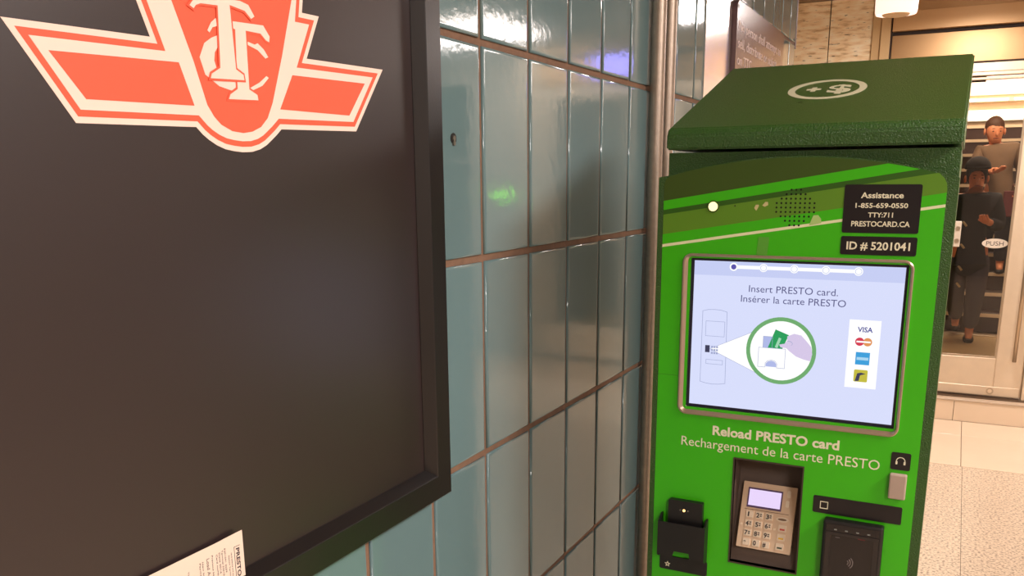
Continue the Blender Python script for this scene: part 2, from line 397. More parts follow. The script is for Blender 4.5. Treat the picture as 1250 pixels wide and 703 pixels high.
# ------------------------------------------------------------------ stair hall behind the glass
m_rise = mat('stair_riser_brown', (60, 38, 34), rough=0.5, noise=(8, 0.2))
m_tread = mat('stair_tread_brown', (64, 44, 38), rough=0.4, noise=(8, 0.15))
m_nos = mat('nosing_pale', (255, 232, 200), rough=0.2, metal=0.3)
st = thing(empty('staircase', (0, 8.55, 0.14)), 'brown staircase with bright pale step edges rising behind the glass door', 'stairs')
boxes('floor_nosing', [(-1.0, 1.7, -0.03, 0.03, -0.004, 0.0035)], m_nos, st)
for n in range(1, 13):
    y, z = 0.25 * n, 0.16 * n - 0.16
    s = boxes('step', [(-1.0, 1.7, y, y + 0.25 + 0.02, max(z - 0.02, 0.0), z + 0.14)], m_rise, st)
    boxes('tread', [(-1.0, 1.7, y + 0.012, y + 0.27, z + 0.14, z + 0.159)], m_tread, s)
    boxes('nosing', [(-1.0, 1.7, y - 0.008, y + 0.014, z + 0.142 - 0.012, z + 0.1605)], m_nos, s)
structure(box('wall_stair_end', -1.9, 3.0, 11.98, 12.1, 0, 2.95, mat('stair_wall_cream', (238, 208, 172), rough=0.5, noise=(3, 0.05))))
structure(box('wall_stair_left', -1.9, -1.02, 6.3, 11.98, 0.14, 2.95, mat('stair_side_brown', (96, 66, 50), rough=0.5, noise=(3, 0.2))))
structure(box('wall_stair_right', 1.72, 3.0, 6.3, 11.98, 0.14, 2.95, mat('stair_side_brown', (96, 66, 50))))
structure(box('ceiling_stair_hall', -1.9, 3.0, 6.2, 12.1, 2.95, 3.05, mat('stair_ceiling', (240, 225, 205), rough=0.7)))
m_tubelight = mat('fluorescent_glow', (255, 240, 220), rough=0.5, emit=7.0, emit_col=(255, 232, 205))
m_housing = mat('lamp_housing_white', (225, 215, 200), rough=0.5)
t = thing(empty('wall_light', (0.3, 11.97, 2.19)), 'long bright white light band low on the far wall above the stairs', 'light')
box('diffuser', -1.2, 1.4, -0.06, -0.02, -0.055, 0.055, mat('far_diffuser', (255, 244, 228), emit=3.5, emit_col=(255, 240, 220)), t, 0.004)
box('back_plate', -1.25, 1.45, -0.02, 0.0, -0.065, 0.065, m_housing, t)
t = thing(empty('tube_light', (0.3, 11.9, 2.36)), 'thin fluorescent tube fitting above the light band on the stair wall', 'light')
for k, (a, b) in enumerate(((-1.2, -0.70), (-0.64, 0.04), (0.10, 0.78))):
    tube('tube', [(a, -0.03, 0), (b, -0.03, 0)], 0.014, m_tubelight, t, 8)
box('batten', -1.25, 0.85, 0.0, 0.07, -0.02, 0.02, m_housing, t)
for k in range(2):
    t = thing(empty('ceiling_light', (0.3, (11.0, 8.6)[k], 2.95)), ('bright ceiling light panel at the top of the stairs' if k == 0 else 'ceiling light panel over the foot of the stairs behind the door'), 'light')
    box('diffuser', -1.0, 1.0, -0.35, 0.35, -0.03, 0.0, mat('stair_diffuser', (255, 240, 225), emit=4.0, emit_col=(255, 226, 196)), t, 0.003)
    area('stair_lamp', (0.3, (11.0, 8.6)[k], 2.90), (1.8, 0.6), STAIR_POWER * (1.0 if k == 0 else 0.8), (1.0, 0.84, 0.68))
structure(box('glow_panel_1', -0.2, 2.6, 11.955, 11.979, 2.42, 2.94, mat('ceiling_glow', (255, 236, 222), emit=1.3, emit_col=(255, 230, 212))))  # added glowing sheet on the end wall, stands in for the brightly lit ceiling
# small dark display hanging behind the door head
t = thing(box('hanging_display', -0.09, 0.048, 6.145, 6.175, 2.050, 2.082, mat('display_black', (58, 26, 20), rough=0.4), None, 0.002), 'small dark red-brown hanging display just below the door head', 'sign')
structure_done = True
# grey wall box seen through the glass at the kiosk's edge
t = thing(empty('intercom_box', (-0.012, DY - 0.024, 1.155)), 'small pale grey box with two round buttons on the door beside the kiosk', 'box')
box('housing', -0.03, 0.014, -0.018, 0.0, -0.078, 0.078, mat('intercom_grey', (205, 190, 170), rough=0.4), t, 0.004)
for z in (0.035, -0.04): prism('button', circ(-0.004, z, 0.013, 16), FX(-0.022), (0, 0.005, 0), m_steel, t)

# ================================================================== hall lights
m_diff = mat('hall_diffuser', (255, 244, 236), emit=9.0, emit_col=(255, 240, 232))
LL = ['wide hanging light box by the doors at the far end of the hall', 'ceiling light right of the kiosk in the middle of the hall', 'ceiling light behind the viewer', 'square light box before the stone wall beside the cylinder lamp']
for k, ((x, y, z), (sx, sy), pw, col) in enumerate(LIGHTS):
    t = thing(empty('hall_light', (x, y, z)), LL[k], 'light')
    box('diffuser', -sx / 2, sx / 2, -sy / 2, sy / 2, -0.055, -0.015, m_diff, t, 0.004)
    box('housing', -sx / 2 - 0.03, sx / 2 + 0.03, -sy / 2 - 0.03, sy / 2 + 0.03, -0.015, 0.0, m_housing, t)
    tube('drop_rod', [(0, 0, 0), (0, 0, CEIL - 0.001 - z)], 0.012, m_housing, t, 8)
    area('hall_lamp', (x, y, z - 0.065), (sx, sy), pw, col)
# white cylinder lamp near the doors
t = thing(empty('cylinder_lamp', (-0.362, 4.6, 2.225)), 'glowing white cylinder lamp hanging from the ceiling before the stone wall', 'lamp')
lathe('shade', [(0.0, 0.012), (0.074, 0.008), (0.086, 0.0), (0.090, 0.012), (0.093, 0.10), (0.096, 0.42), (0.0, 0.42)], mat('opal_white_lamp', (245, 225, 210), rough=0.5, emit=1.15, emit_col=(255, 226, 212)), t, n=40, smooth=True)
lathe('base_disc', [(0.0, -0.006), (0.055, -0.006), (0.060, 0.0), (0.0, 0.0)], mat('lamp_base_beige', (215, 180, 135), rough=0.5), t, n=30)
lathe('stem', [(0.02, 0.42), (0.02, 0.525), (0, 0.525)], m_housing, t, n=12)
sc_ = lathe('screw', [(0.0, 0.0), (0.004, 0.0), (0.004, 0.003), (0.0, 0.003)], m_screw, t, n=10); sc_.location = (-0.002, -0.093, 0.055); sc_.rotation_euler = (PI / 2, 0, 0)
# lilac lit sign over the right-hand door (outside the frame, mirrored in the tiles)
t = thing(box('lit_sign', 0.60, 0.92, 6.0, 6.045, 2.20, 2.34, mat('lilac_sign', (150, 140, 255), emit=6, emit_col=(150, 140, 255)), None, 0.004), 'lilac lit sign over the right-hand door', 'sign')
t = thing(empty('gate_lamp', (1.68, 6.0, 1.38)), 'small green lit lamp on the front wall right of the doors', 'lamp')
prism('lens', circ(0, 0, 0.032, 16), FX(0.06), (0, 0.02, 0), mat('green_lens', (120, 255, 60), emit=14, emit_col=(130, 255, 50)), t)
box('housing', -0.04, 0.04, 0.08, 0.1, -0.04, 0.04, m_steel, t, 0.003)

# ================================================================== conduits on the tiled wall
m_cond = mat('galvanised_conduit', (176, 160, 145), rough=0.42, metal=0.75, noise=(70, 0.18), bump=(180, 0.25))
for k, yy in enumerate((2.247, 2.337)):
    t = thing(empty('conduit', (-0.7265, yy, 0)), ('galvanised metal conduit pipe on the tiled wall, the left one nearer the poster' if k == 0 else 'galvanised metal conduit pipe on the wall, the right one half hidden by the kiosk'), 'pipe', None)
    tube('pipe', [(0, 0, 0.0), (0, 0, 0.7), (0, 0, 1.4), (0, 0, 2.1), (0, 0, 2.749)], 0.0185, m_cond, t, 24)
    for z in (0.25, 2.55):
        boxes('clamp', [(-0.0235, 0.0215, -0.034, 0.034, z - 0.012, z + 0.012)], m_cond, t, 0.002)

# ================================================================== metal panel and by-law sign on the wall
m_mirror = mat('polished_wall_metal', (240, 234, 230), rough=0.20, metal=0.9, noise=(3, 0.05), bump=(5, 0.25, 0.004))
thing(wprism('metal_panel', rrect(2.764, 3.083, 1.30, 2.45, 0.003, 2), WALLX + 0.004, 0.0035, m_mirror), 'shiny polished metal plate on the tiles left of the by-law sign', 'panel')
m_sign = mat('by_law_sign_plum', (92, 70, 72), rough=0.24, spec=0.4, noise=(30, 0.05))
t = thing(wprism('wall_sign', rrect(3.088, 3.925, 1.66, 2.078, 0.03, 6), WALLX + 0.02, 0.0195, m_sign, None, 0.002), 'dark plum wall sign with white lettering about selling on the transit system', 'sign')
m_signtx = mat('sign_letter_white', (225, 205, 200), rough=0.5)
text_words('lettering', 'No person shall attempt to', 3.118, 3.862, 1.984, 0.033, wall_frame(WALLX + 0.0203), m_signtx, t, 0.004)
text_words('lettering', 'sell, distribute or solicit', 3.118, 3.79, 1.930, 0.033, wall_frame(WALLX + 0.0203), m_signtx, t, 0.004)
text_words('lettering', 'on TTC', 3.118, 3.338, 1.876, 0.033, wall_frame(WALLX + 0.0203), m_signtx, t, 0.004)
wprism('screw', circ(3.105, 2.056, 0.006, 10), WALLX + 0.0212, 0.001, m_screw, t)

# ================================================================== poster in black frame
PX = WALLX + 0.025
m_frame = mat('black_frame_satin', (26, 22, 22), rough=0.33, spec=0.55, bump=(200, 0.08))
m_poster = mat('poster_charcoal', (42, 30, 30), rough=0.38, spec=0.8, noise=(350, 0.10))
fr = thing(empty('poster_frame', (WALLX, 0.70, 1.0)), 'large black framed poster with a red transit emblem on the tiled wall', 'poster')
def fr_side(pts):   # pts: outer a, outer b, inner b, inner a in (y,z)
    (oa, ob, ib, ia) = pts
    bm = bmesh.new()
    def V(x, p): return bm.verts.new((x - WALLX, p[0] - 0.70, p[1] - 1.0))
    c = Vector((0.70, 1.5))
    def inn(p, d): 
        return (p[0] + (-d if p[0] > 0.7 else d), p[1] + (-d if p[1] > 1.5 else d))
    ring = []
    for a, b in ((oa, ia), (ob, ib)):
        r = [V(WALLX + 0.001, a), V(WALLX + 0.043, a), V(WALLX + 0.045, inn(a, 0.002)), V(WALLX + 0.045, inn(b, -0.0012)), V(WALLX + 0.0438, b), V(WALLX + 0.026, inn(b, 0.0095)), V(WALLX + 0.001, inn(b, 0.0095))]
        ring.append(r)
    n = len(ring[0])
    for k in range(n): bm.faces.new((ring[0][k], ring[0][(k + 1) % n], ring[1][(k + 1) % n], ring[1][k]))
    bm.faces.new(ring[0]); bm.faces.new(ring[1])
    return from_bm('frame_side', bm, m_frame, fr)
OL, OR, OB, OT = 0.30, 1.158, 1.000, 1.96
IL, IR, IB, IT = 0.342, 1.117, 1.040, 1.918
fr_side(((OL, OB), (OR, OB), (IR, IB), (IL, IB)))
fr_side(((OR, OB), (OR, OT), (IR, IT), (IR, IB)))
fr_side(((OR, OT), (OL, OT), (IL, IT), (IR, IT)))
fr_side(((OL, OT), (OL, OB), (IL, IB), (IL, IT)))
def PF(X): return lambda u, v: (X - WALLX, u - 0.70, v - 1.0)
def pprism(name, loops, X, t, m, par=fr): return prism(name, loops, PF(X), (-t, 0, 0), m, par)
poster = pprism('poster_sheet', rect(IL, IR, IB, IT), PX, 0.002, m_poster)
m_white = mat('emblem_cream_white', (250, 222, 208), rough=0.5)
m_red = mat('emblem_red', (248, 96, 66), rough=0.5)
outer = [(.4927, 1.6343), (.645, 1.6386), (.623, 1.695), (.654, 1.695), (.640, 1.745), (.884, 1.748), (.8741, 1.6953), (.9052, 1.6958), (.8779, 1.6441), (1.0356, 1.6474), (.9698, 1.5636),
         (.8251, 1.5597), (.8165, 1.553), (.808, 1.5472), (.7985, 1.5410), (.7876, 1.5361), (.774, 1.5328), (.7594, 1.5321), (.746, 1.5330), (.7333, 1.5347), (.7215, 1.5385), (.7107, 1.5437), (.7025, 1.549), (.6944, 1.5561), (.5521, 1.5529)]
e0 = pprism('emblem', outer, PX + 0.0003, 0.0003, m_white, poster)
e0['label'] = 'red and white winged shield transit emblem with interlaced letters'
def em(name, pts, lv, m): return prism(name, pts, PF(PX + 0.0003 * (lv + 1)), (-0.0003, 0, 0), m, fr)
em('emblem_line', inset(outer, 0.0058), 1, m_red)
em('emblem_field', inset(outer, 0.0118), 2, m_white)
em('emblem_wing', [(.5326, 1.6128), (.6776, 1.6184), (.6935, 1.5774), (.5649, 1.5745)], 3, m_red)
em('emblem_wing', [(.8495, 1.6224), (.9923, 1.6255), (.9556, 1.5827), (.8245, 1.5821)], 3, m_red)
em('emblem_shield', [(.6620, 1.725), (.6754, 1.6769), (.6975, 1.6223), (.7116, 1.5795), (.7200, 1.568), (.7293, 1.5602), (.745, 1.5541), (.7617, 1.5528), (.776, 1.5550), (.7902, 1.5607), (.802, 1.571), (.8122, 1.5889), (.8333, 1.6422), (.8557, 1.7065), (.861, 1.727)], 3, m_red)
T1 = [(0.7023, 1.6734), (0.6971, 1.6756), (0.7048, 1.684), (0.713, 1.688), (0.7697, 1.6912), (0.7818, 1.6891), (0.7903, 1.6784), (0.7849, 1.6752), (0.7757, 1.682), (0.7535, 1.6846), (0.7559, 1.6195), (0.7666, 1.6147), (0.7674, 1.6092), (0.718, 1.6068), (0.7199, 1.6116), (0.7329, 1.6186), (0.7361, 1.6814), (0.7121, 1.6796), (0.7055, 1.677)]
T2 = [(0.7571, 1.6688), (0.8039, 1.6711), (0.8134, 1.6605), (0.812, 1.6543), (0.8068, 1.6557), (0.7989, 1.6618), (0.7756, 1.6618), (0.7747, 1.6002), (0.787, 1.5952), (0.7879, 1.5895), (0.7426, 1.5876), (0.7453, 1.5927), (0.7568, 1.5992), (0.7597, 1.6611), (0.7543, 1.6618)]
T2b = [(0.7323, 1.6684), (0.7334, 1.6607), (0.7266, 1.6584), (0.722, 1.6527), (0.719, 1.6546), (0.7252, 1.6632)]
CC = [(0.808, 1.6154), (0.7968, 1.606), (0.7794, 1.5991), (0.7539, 1.5958), (0.7304, 1.5999), (0.7119, 1.6099), (0.7059, 1.6266), (0.7139, 1.6413), (0.7244, 1.6479), (0.7336, 1.6515), (0.733, 1.6402), (0.7277, 1.6337), (0.726, 1.6254), (0.7295, 1.6152), (0.7414, 1.6075), (0.7586, 1.6067), (0.7779, 1.6024), (0.7922, 1.6089), (0.8044, 1.6171)]
C2 = [(0.7769, 1.6509), (0.789, 1.649), (0.7937, 1.651), (0.8028, 1.6457), (0.8096, 1.638), (0.8048, 1.636), (0.7933, 1.6436), (0.7773, 1.6475)]
em('emblem_letter', CC, 4, m_white); em('emblem_letter_tip', C2, 4, m_white)
em('letter_outline', inset(T2, -0.0022), 5, m_red); em('emblem_letter', T2, 6, m_white); em('emblem_letter_tip', T2b, 6, m_white)
em('letter_outline', inset(T1, -0.0022), 7, m_red); em('emblem_letter', T1, 8, m_white)

# receipt lying on the frame's ledge against the poster
m_paper = mat('receipt_paper', (240, 215, 198), rough=0.7)
m_ink = mat('receipt_ink', (95, 82, 84), rough=0.7)
m_ink2 = mat('receipt_ink_dark', (40, 34, 46), rough=0.7)
def rx(u): # gentle curl of the paper away from the poster, u = y
    k = max(0.0, (u - 0.64) / 0.09); return PX + 0.0045 + 0.004 * (1 if u > 0.3 else 0) - 0.003 + 0.006 * k * k
bm = bmesh.new(); n = 24; A = []
RU0, RU1, RZ0, RZ1 = 0.47, 0.7025, 1.0425, 1.1005
for i in range(n + 1):
    u = RU0 + (RU1 - RU0) * i / n; zt = RZ1 + 0.0022 * max(0.0, (u - 0.66) / 0.04)
    A.append([bm.verts.new((rx(u) - PX, u - 0.6, z - 1.04)) for z in (RZ0, zt)] + [bm.verts.new((rx(u) - PX - 0.00025, u - 0.6, z - 1.04)) for z in (RZ0, zt)])
for a, b in zip(A, A[1:]):
    bm.faces.new((a[0], b[0], b[1], a[1])); bm.faces.new((a[3], b[3], b[2], a[2])); bm.faces.new((a[1], b[1], b[3], a[3])); bm.faces.new((a[2], b[2], b[0], a[0]))
bm.faces.new(A[0]); bm.faces.new(A[-1])
t = from_bm('receipt', bm, m_paper, None, (PX, 0.6, 1.04), smooth=False)
thing(t, 'curled white paper receipt lying sideways on the ledge of the poster frame', 'receipt')
def rtext(s, ucol, ztop, zbot, h, m=m_ink, bold=0.0):   # columns of print that read downwards
    def fr_(a, b, nn):    # a = distance along reading direction, b = up of letters (towards +y)
        u = ucol + b; return (rx(u) - PX + 0.0001 + nn, u - 0.6, ztop - a - 1.04)
    return text('print', s, 0, ztop - zbot, 0, h, fr_, m, t, bold, 0.0002)
rtext('PRESTO', 0.6915, 1.0835, 1.048, 0.0050, m_ink2, 0.02)
def rbar(u0, u1, z0, z1, m=m_ink2): prism('print_rule', rect(u0, u1, z0, z1), lambda u, v: (rx(u) - PX + 0.0002, u - 0.6, v - 1.04), (-0.0002, 0, 0), m, t)
rbar(0.6888, 0.6894, 1.048, 1.0862); rbar(0.6888, 0.6975, 1.0857, 1.0863)
rtext('card balance and loyalty', 0.6840, 1.0810, 1.046, 0.0016)
rtext('Station Terminal', 0.6800, 1.0790, 1.050, 0.0016)
rtext('5201041 0659', 0.6745, 1.0900, 1.060, 0.0020); rtext('Terminal 5201041', 0.6705, 1.0890, 1.054, 0.0020); rtext('Date 2016', 0.6665, 1.0875, 1.062, 0.0020); rtext('Card number', 0.6625, 1.0870, 1.056, 0.0020)
rtext('Previous balance', 0.6560, 1.0885, 1.052, 0.0020)
rtext('Load Amount', 0.6485, 1.0870, 1.048, 0.0042)
rtext('New balance', 0.6420, 1.0860, 1.056, 0.0020); rtext('Payment type', 0.6380, 1.0860, 1.052, 0.0020)
rtext('Thank you', 0.6210, 1.083, 1.062, 0.0020); rtext('Merci', 0.6060, 1.082, 1.068, 0.0020)

# ================================================================== RELOAD KIOSK
FY = 1.431
kx0, kx1 = -0.455, -0.0085
m_kbody = mat('kiosk_dark_green', (44, 82, 22), rough=0.33, spec=0.5, bump=(420, 1.0, 0.0022))
m_khood = MATS['kiosk_dark_green']
m_kbright = mat('kiosk_bright_green', (62, 182, 16), rough=0.30, spec=0.45, bump=(500, 0.05))
m_kdark = mat('kiosk_graphic_dark_green', (58, 82, 26), rough=0.33, spec=0.45)
m_kdark2 = mat('kiosk_graphic_stripe_green', (48, 92, 22), rough=0.33, spec=0.45)
m_kmid = mat('kiosk_graphic_olive', (92, 138, 36), rough=0.33, spec=0.45)
m_kline = mat('kiosk_graphic_pale_line', (226, 228, 186), rough=0.35)
m_kwhite = mat('kiosk_letter_cream', (232, 228, 200), rough=0.45)
m_black = mat('label_black', (24, 20, 24), rough=0.3)
m_blackp = mat('moulded_black_plastic', (22, 20, 20), rough=0.4, bump=(400, 0.1))
m_silver = mat('bezel_silver', (186, 164, 146), rough=0.32, metal=0.7, bump=(300, 0.05))
K = thing(empty('reload_kiosk', (-0.23, 1.64, 0)), 'bright green transit card reload kiosk with lit touchscreen and sloping dark green hood', 'kiosk')
K.location = (0, 0, 0)
K.location = (-0.23, FY, 0)
KO = Vector(K.location)
def kfix(o):
    o.matrix_parent_inverse = Matrix.Translation(-KO); return o
def kp(o, par=None):
    o.parent = par or K
    if par is None: kfix(o)
    return o
# cabinet and plinth
kp(box('cabinet', kx0 + 0.012, kx1 - 0.0015, FY + 0.0765, 1.86, 0.06, 1.541, m_kbody, None, 0.004))
kp(box('plinth', kx0 + 0.03, kx1 - 0.02, FY + 0.03, 1.84, 0.0, 0.06, mat('plinth_black', (30, 30, 30), rough=0.6)))
# hood
hp = [(FY - 0.001, 1.5455), (FY - 0.001, 1.5675), (FY + 0.007, 1.5795), (1.86, 1.716), (1.862, 1.70), (1.862, 1.5455)]
bm = bmesh.new(); ra = [bm.verts.new((-0.444, y, z)) for y, z in hp]; rb = [bm.verts.new((-0.0085, y, z)) for y, z in hp]
for i in range(len(hp)): bm.faces.new((ra[i], ra[(i + 1) % len(hp)], rb[(i + 1) % len(hp)], rb[i]))
bm.faces.new(ra); bm.faces.new(rb); bmesh.ops.bevel(bm, geom=list(bm.edges), offset=0.0028, segments=3, affect='EDGES', clamp_overlap=True)
hood = kp(from_bm('hood', bm, m_khood)); auto_smooth(hood, 0.35)
# +$ badge on the hood
sl = math.atan2(1.716 - 1.5795, 1.86 - FY - 0.007)
def HF(u, v, nn=0.0):
    c = Vector((-0.2295, 1.650, 1.5795 + (1.650 - FY - 0.007) * math.tan(sl)))
    return tuple(c + Vector((u, v * math.cos(sl) - nn * math.sin(sl), v * math.sin(sl) + nn * math.cos(sl))))
m_badge = mat('badge_pale', (196, 192, 160), rough=0.45)
nrm = Vector((0, -math.sin(sl), math.cos(sl)))
def hprism(name, loops, lo, th, m): return prism(name, loops, lambda u, v: HF(u, v, lo), nrm * th, m, None)
b = kp(hprism('hood_badge', [circ(0, 0, 0.0645, 48, 0.069), circ(0, 0, 0.0525, 48, 0.057)], 0.0, 0.0005, m_badge))
def sub(o, par): # sub-part of a kiosk part: world coordinates kept
    o.parent = par; o.matrix_parent_inverse = Matrix.Identity(4) if par.parent is None else Matrix.Identity(4)
    return o
a_ = 0.0035
sub(hprism('badge_plus', [(-0.034, -0.004), (-0.026, -0.004), (-0.026, -0.014), (-0.018, -0.014), (-0.018, -0.004), (-0.010, -0.004), (-0.010, 0.006), (-0.018, 0.006), (-0.018, 0.016), (-0.026, 0.016), (-0.026, 0.006), (-0.034, 0.006)], 0.0, 0.0005, m_badge), b)
sub(text('badge_dollar', '$', 0.002, 0.040, -0.026, 0.052, lambda u, v, nn: HF(u, v, nn), m_badge, None, 0.03, 0.0005), b)
m_scuff = mat('dark_scuff', (38, 40, 22), rough=0.7)
sub(hprism('scuff', circ(-0.03, -0.085, 0.004, 9, 0.0025), 0.0, 0.0002, m_scuff), b)

# front door panel with arched top and two openings
def arch_top(x0, x1, zside, zmid, n=16):
    return [(x0 + (x1 - x0) * i / n, zside + (zmid - zside) * (1 - (2 * i / n - 1) ** 2)) for i in range(n + 1)]
SX0, SX1, SZ0, SZ1 = -0.391, -0.0670, 1.1205, 1.3675       # display
RX0, RX1, RZ0_, RZ1_ = -0.3065, -0.1925, 0.8445, 1.0350   # keypad recess
holes = [rect(SX0 - 0.004, SX1 + 0.004, SZ0 - 0.004, SZ1 + 0.004), rect(RX0, RX1, RZ0_, RZ1_)]
panel_loop = [(kx0, 0.075), (kx1, 0.075)] + list(reversed(arch_top(kx0, kx1, 1.4985, 1.5325)))
panel_loop[-1] = (kx0, 1.502)
kp(fprism('front_panel', [panel_loop] + holes, FY, 0.0135, m_kbody))
kp(fprism('front_casing', [rect(kx0 + 0.012, kx1 - 0.0015, 0.07, 1.541), rect(RX0 - .003, RX1 + .003, RZ0_ - .003, RZ1_ + .003)], FY + 0.0142, 0.0618, m_kbody, None))
# graphic overlay
gx0, gx1 = -0.4455, -0.0232
top = arch_top(gx0 + 0.010, gx1 - 0.012, 1.5045, 1.5305)
top[0] = (gx0 + 0.010, 1.5035)
gl = [(gx0, 0.09), (gx1, 0.09), (gx1, 1.482), (gx1 - 0.001, 1.490), (gx1 - 0.005, 1.498)] + list(reversed(top)) + [(gx0 + 0.003, 1.499), (gx0, 1.491)]
overlay = kp(fprism('graphic_overlay', [gl] + holes, FY - 0.0003, 0.0003, m_kbright))
convex = [p for p in gl]
def band(name, lo, hi, lv, m):
    p = list(convex)
    if lo: p = clip(p, lo[0], lo[1], keep_below=False)
    if hi: p = clip(p, hi[0], hi[1], keep_below=True)
    return sub(fprism(name, p, FY - 0.0003 - 0.00012 * lv, 0.00012, m), overlay)
LA = ((-0.4455, 1.4638), (-0.1045, 1.5195)); LB = ((-0.4455, 1.4490), (-0.0654, 1.5100)); LC = ((-0.4455, 1.4413), (-0.0418, 1.5045))
LD = ((-0.4455, 1.4090), (-0.0234, 1.4772)); LE = ((-0.4455, 1.3925), (-0.0217, 1.4610)); LF = ((-0.4455, 1.3878), (-0.0217, 1.4568))
band('dark_field', LA, None, 1, m_kdark); band('dark_stripe', LC, LB, 1, m_kdark2); band('olive_field', LD, LC, 1, m_kmid); band('pale_line', LF, LE, 1, m_kline)
kp(fprism('panel_seam', rect(-0.4452, -0.410, 1.1690, 1.1696), FY - 0.00045, 0.0001, mat('seam_green', (42, 112, 14), rough=0.5)))
# lamp
lp = kp(fprism('status_lamp', circ(-0.3619, 1.4553, 0.0094, 28), FY - 0.0022, 0.0018, mat('lamp_ring_green', (44, 62, 20), rough=0.4)))
sub(fprism('lens', circ(-0.3619, 1.4553, 0.0074, 28), FY - 0.0034, 0.0012, mat('lamp_lens_yellow', (255, 255, 170), emit=1.0, emit_col=(255, 255, 188))), lp)
# speaker holes
rows = ((4, 1), (3, 2), (2, 3), (1, 4), (0, 4), (-1, 4), (-2, 3), (-3, 2), (-4, 1))
bm = bmesh.new()
for j, h in rows:
    for i in range(-h, h + 1):
        lpz = circ(-0.2335 + i * 0.0071, 1.4545 + j * 0.0068, 0.00165, 8)
        fs = fill_loops(bm, [lpz], FX(FY - 0.00062)); r = bmesh.ops.extrude_face_region(bm, geom=fs)
        bmesh.ops.translate(bm, verts=[v for v in r['geom'] if isinstance(v, bmesh.types.BMVert)], vec=(0, 0.0006, 0))
sp = kp(from_bm('speaker_holes', bm, mat('hole_black', (12, 16, 8), rough=0.9))); sp['kind'] = 'stuff'
m_res = mat('tape_residue', (196, 186, 132), rough=0.7)
for pts in ([(-.2965, 1.4535), (-.293, 1.449), (-.2895, 1.456), (-.2895, 1.4585), (-.294, 1.4585)], [(-.284, 1.4575), (-.280, 1.4555), (-.275, 1.458), (-.2755, 1.4628), (-.2795, 1.4630)]):
    kp(fprism('tape_residue', pts, FY - 0.0008, 0.0003, m_res))
kp(fprism('tape_residue', [(-.211, 1.4275), (-.193, 1.4315), (-.194, 1.438), (-.1985, 1.4435), (-.2055, 1.4432)], FY - 0.0009, 0.0003, mat('tape_residue_pale', (168, 200, 120), rough=0.6)))
kp(fprism('tape_residue', [(-.289, 1.380), (-.272, 1.380), (-.270, 1.408), (-.287, 1.408)], FY - 0.0006, 0.0001, mat('tape_ghost', (84, 160, 44), rough=0.6)))
kp(fprism('scuff', circ(-0.327, 1.4565, 0.0013, 8), FY - 0.0007, 0.0001, m_scuff))

# black labels
FFr = face_frame
def label(name, x0, x1, z0, z1, lines, r=0.003, lab=None):
    o = kp(fprism(name, rrect(x0, x1, z0, z1, r), FY - 0.0011, 0.0008, m_black))
    if lab: o['label'] = lab
    for s, a, b_, base, cap, bold in lines: sub(text('lettering', s, a, b_, base, cap, FFr(FY - 0.0011), m_kwhite, None, bold, 0.0003), o)
    return o
label('assistance_label', -0.1625, -0.0555, 1.4175, 1.4893, [('Assistance', -.1388, -.0798, 1.4694, .0083, .022), ('1-855-659-0550', -.1455, -.0727, 1.4550, .0069, .02), ('TTY:711', -.1268, -.0921, 1.4412, .0069, .02), ('PRESTOCARD.CA', -.1495, -.0679, 1.4275, .0077, .018)], lab='black label with telephone numbers')
label('identity_label', -0.1625, -0.0555, 1.3845, 1.4125, [('ID # 5201041', -.1538, -.0646, 1.3928, .0115, .022)], lab='black label with the machine number')
kp(text('lettering', 'Reload PRESTO card', -.3458, -.1402, 1.0715, .0158, FFr(FY - 0.0004), m_kwhite, None, 0.03, 0.0003))
kp(text('lettering', 'Rechargement de la carte PRESTO', -.3995, -.0778, 1.0465, .0165, FFr(FY - 0.0004), m_kwhite, None, 0.0, 0.0003))

# screen bezel: outer rounded rim, sloping to the inner opening
def loft(name, loops3, m):
    bm = bmesh.new(); R = [[bm.verts.new(p) for p in lp] for lp in loops3]
    for a, b in zip(R, R[1:]):
        for k in range(len(a)): bm.faces.new((a[k], a[(k + 1) % len(a)], b[(k + 1) % len(b)], b[k]))
    return from_bm(name, bm, m)
def L3(x0, x1, z0, z1, r, y): return [(a, y, c) for a, c in rrect(x0, x1, z0, z1, r, 6)]
bz = kp(loft('screen_bezel', [L3(-.4085, -.0555, 1.1035, 1.3790, .015, FY), L3(-.4085, -.0555, 1.1035, 1.3790, .015, FY - .0030), L3(-.4070, -.0570, 1.1050, 1.3775, .0138, FY - .0042), L3(-.4050, -.0590, 1.1070, 1.3755, .012, FY - .0040),
                              L3(-.3955, -.0625, 1.1160, 1.3720, .003, FY + .003), L3(-.3945, -.0635, 1.1170, 1.3710, .002, FY + .008)], m_silver)); auto_smooth(bz, 0.5)
kp(fprism('screen_gasket', [rect(-.3950, -.0630, 1.1165, 1.3715), rect(-.3905, -.0672, 1.1210, 1.3672)], FY + 0.0045, 0.002, mat('gasket_black', (30, 24, 48), rough=0.5)))
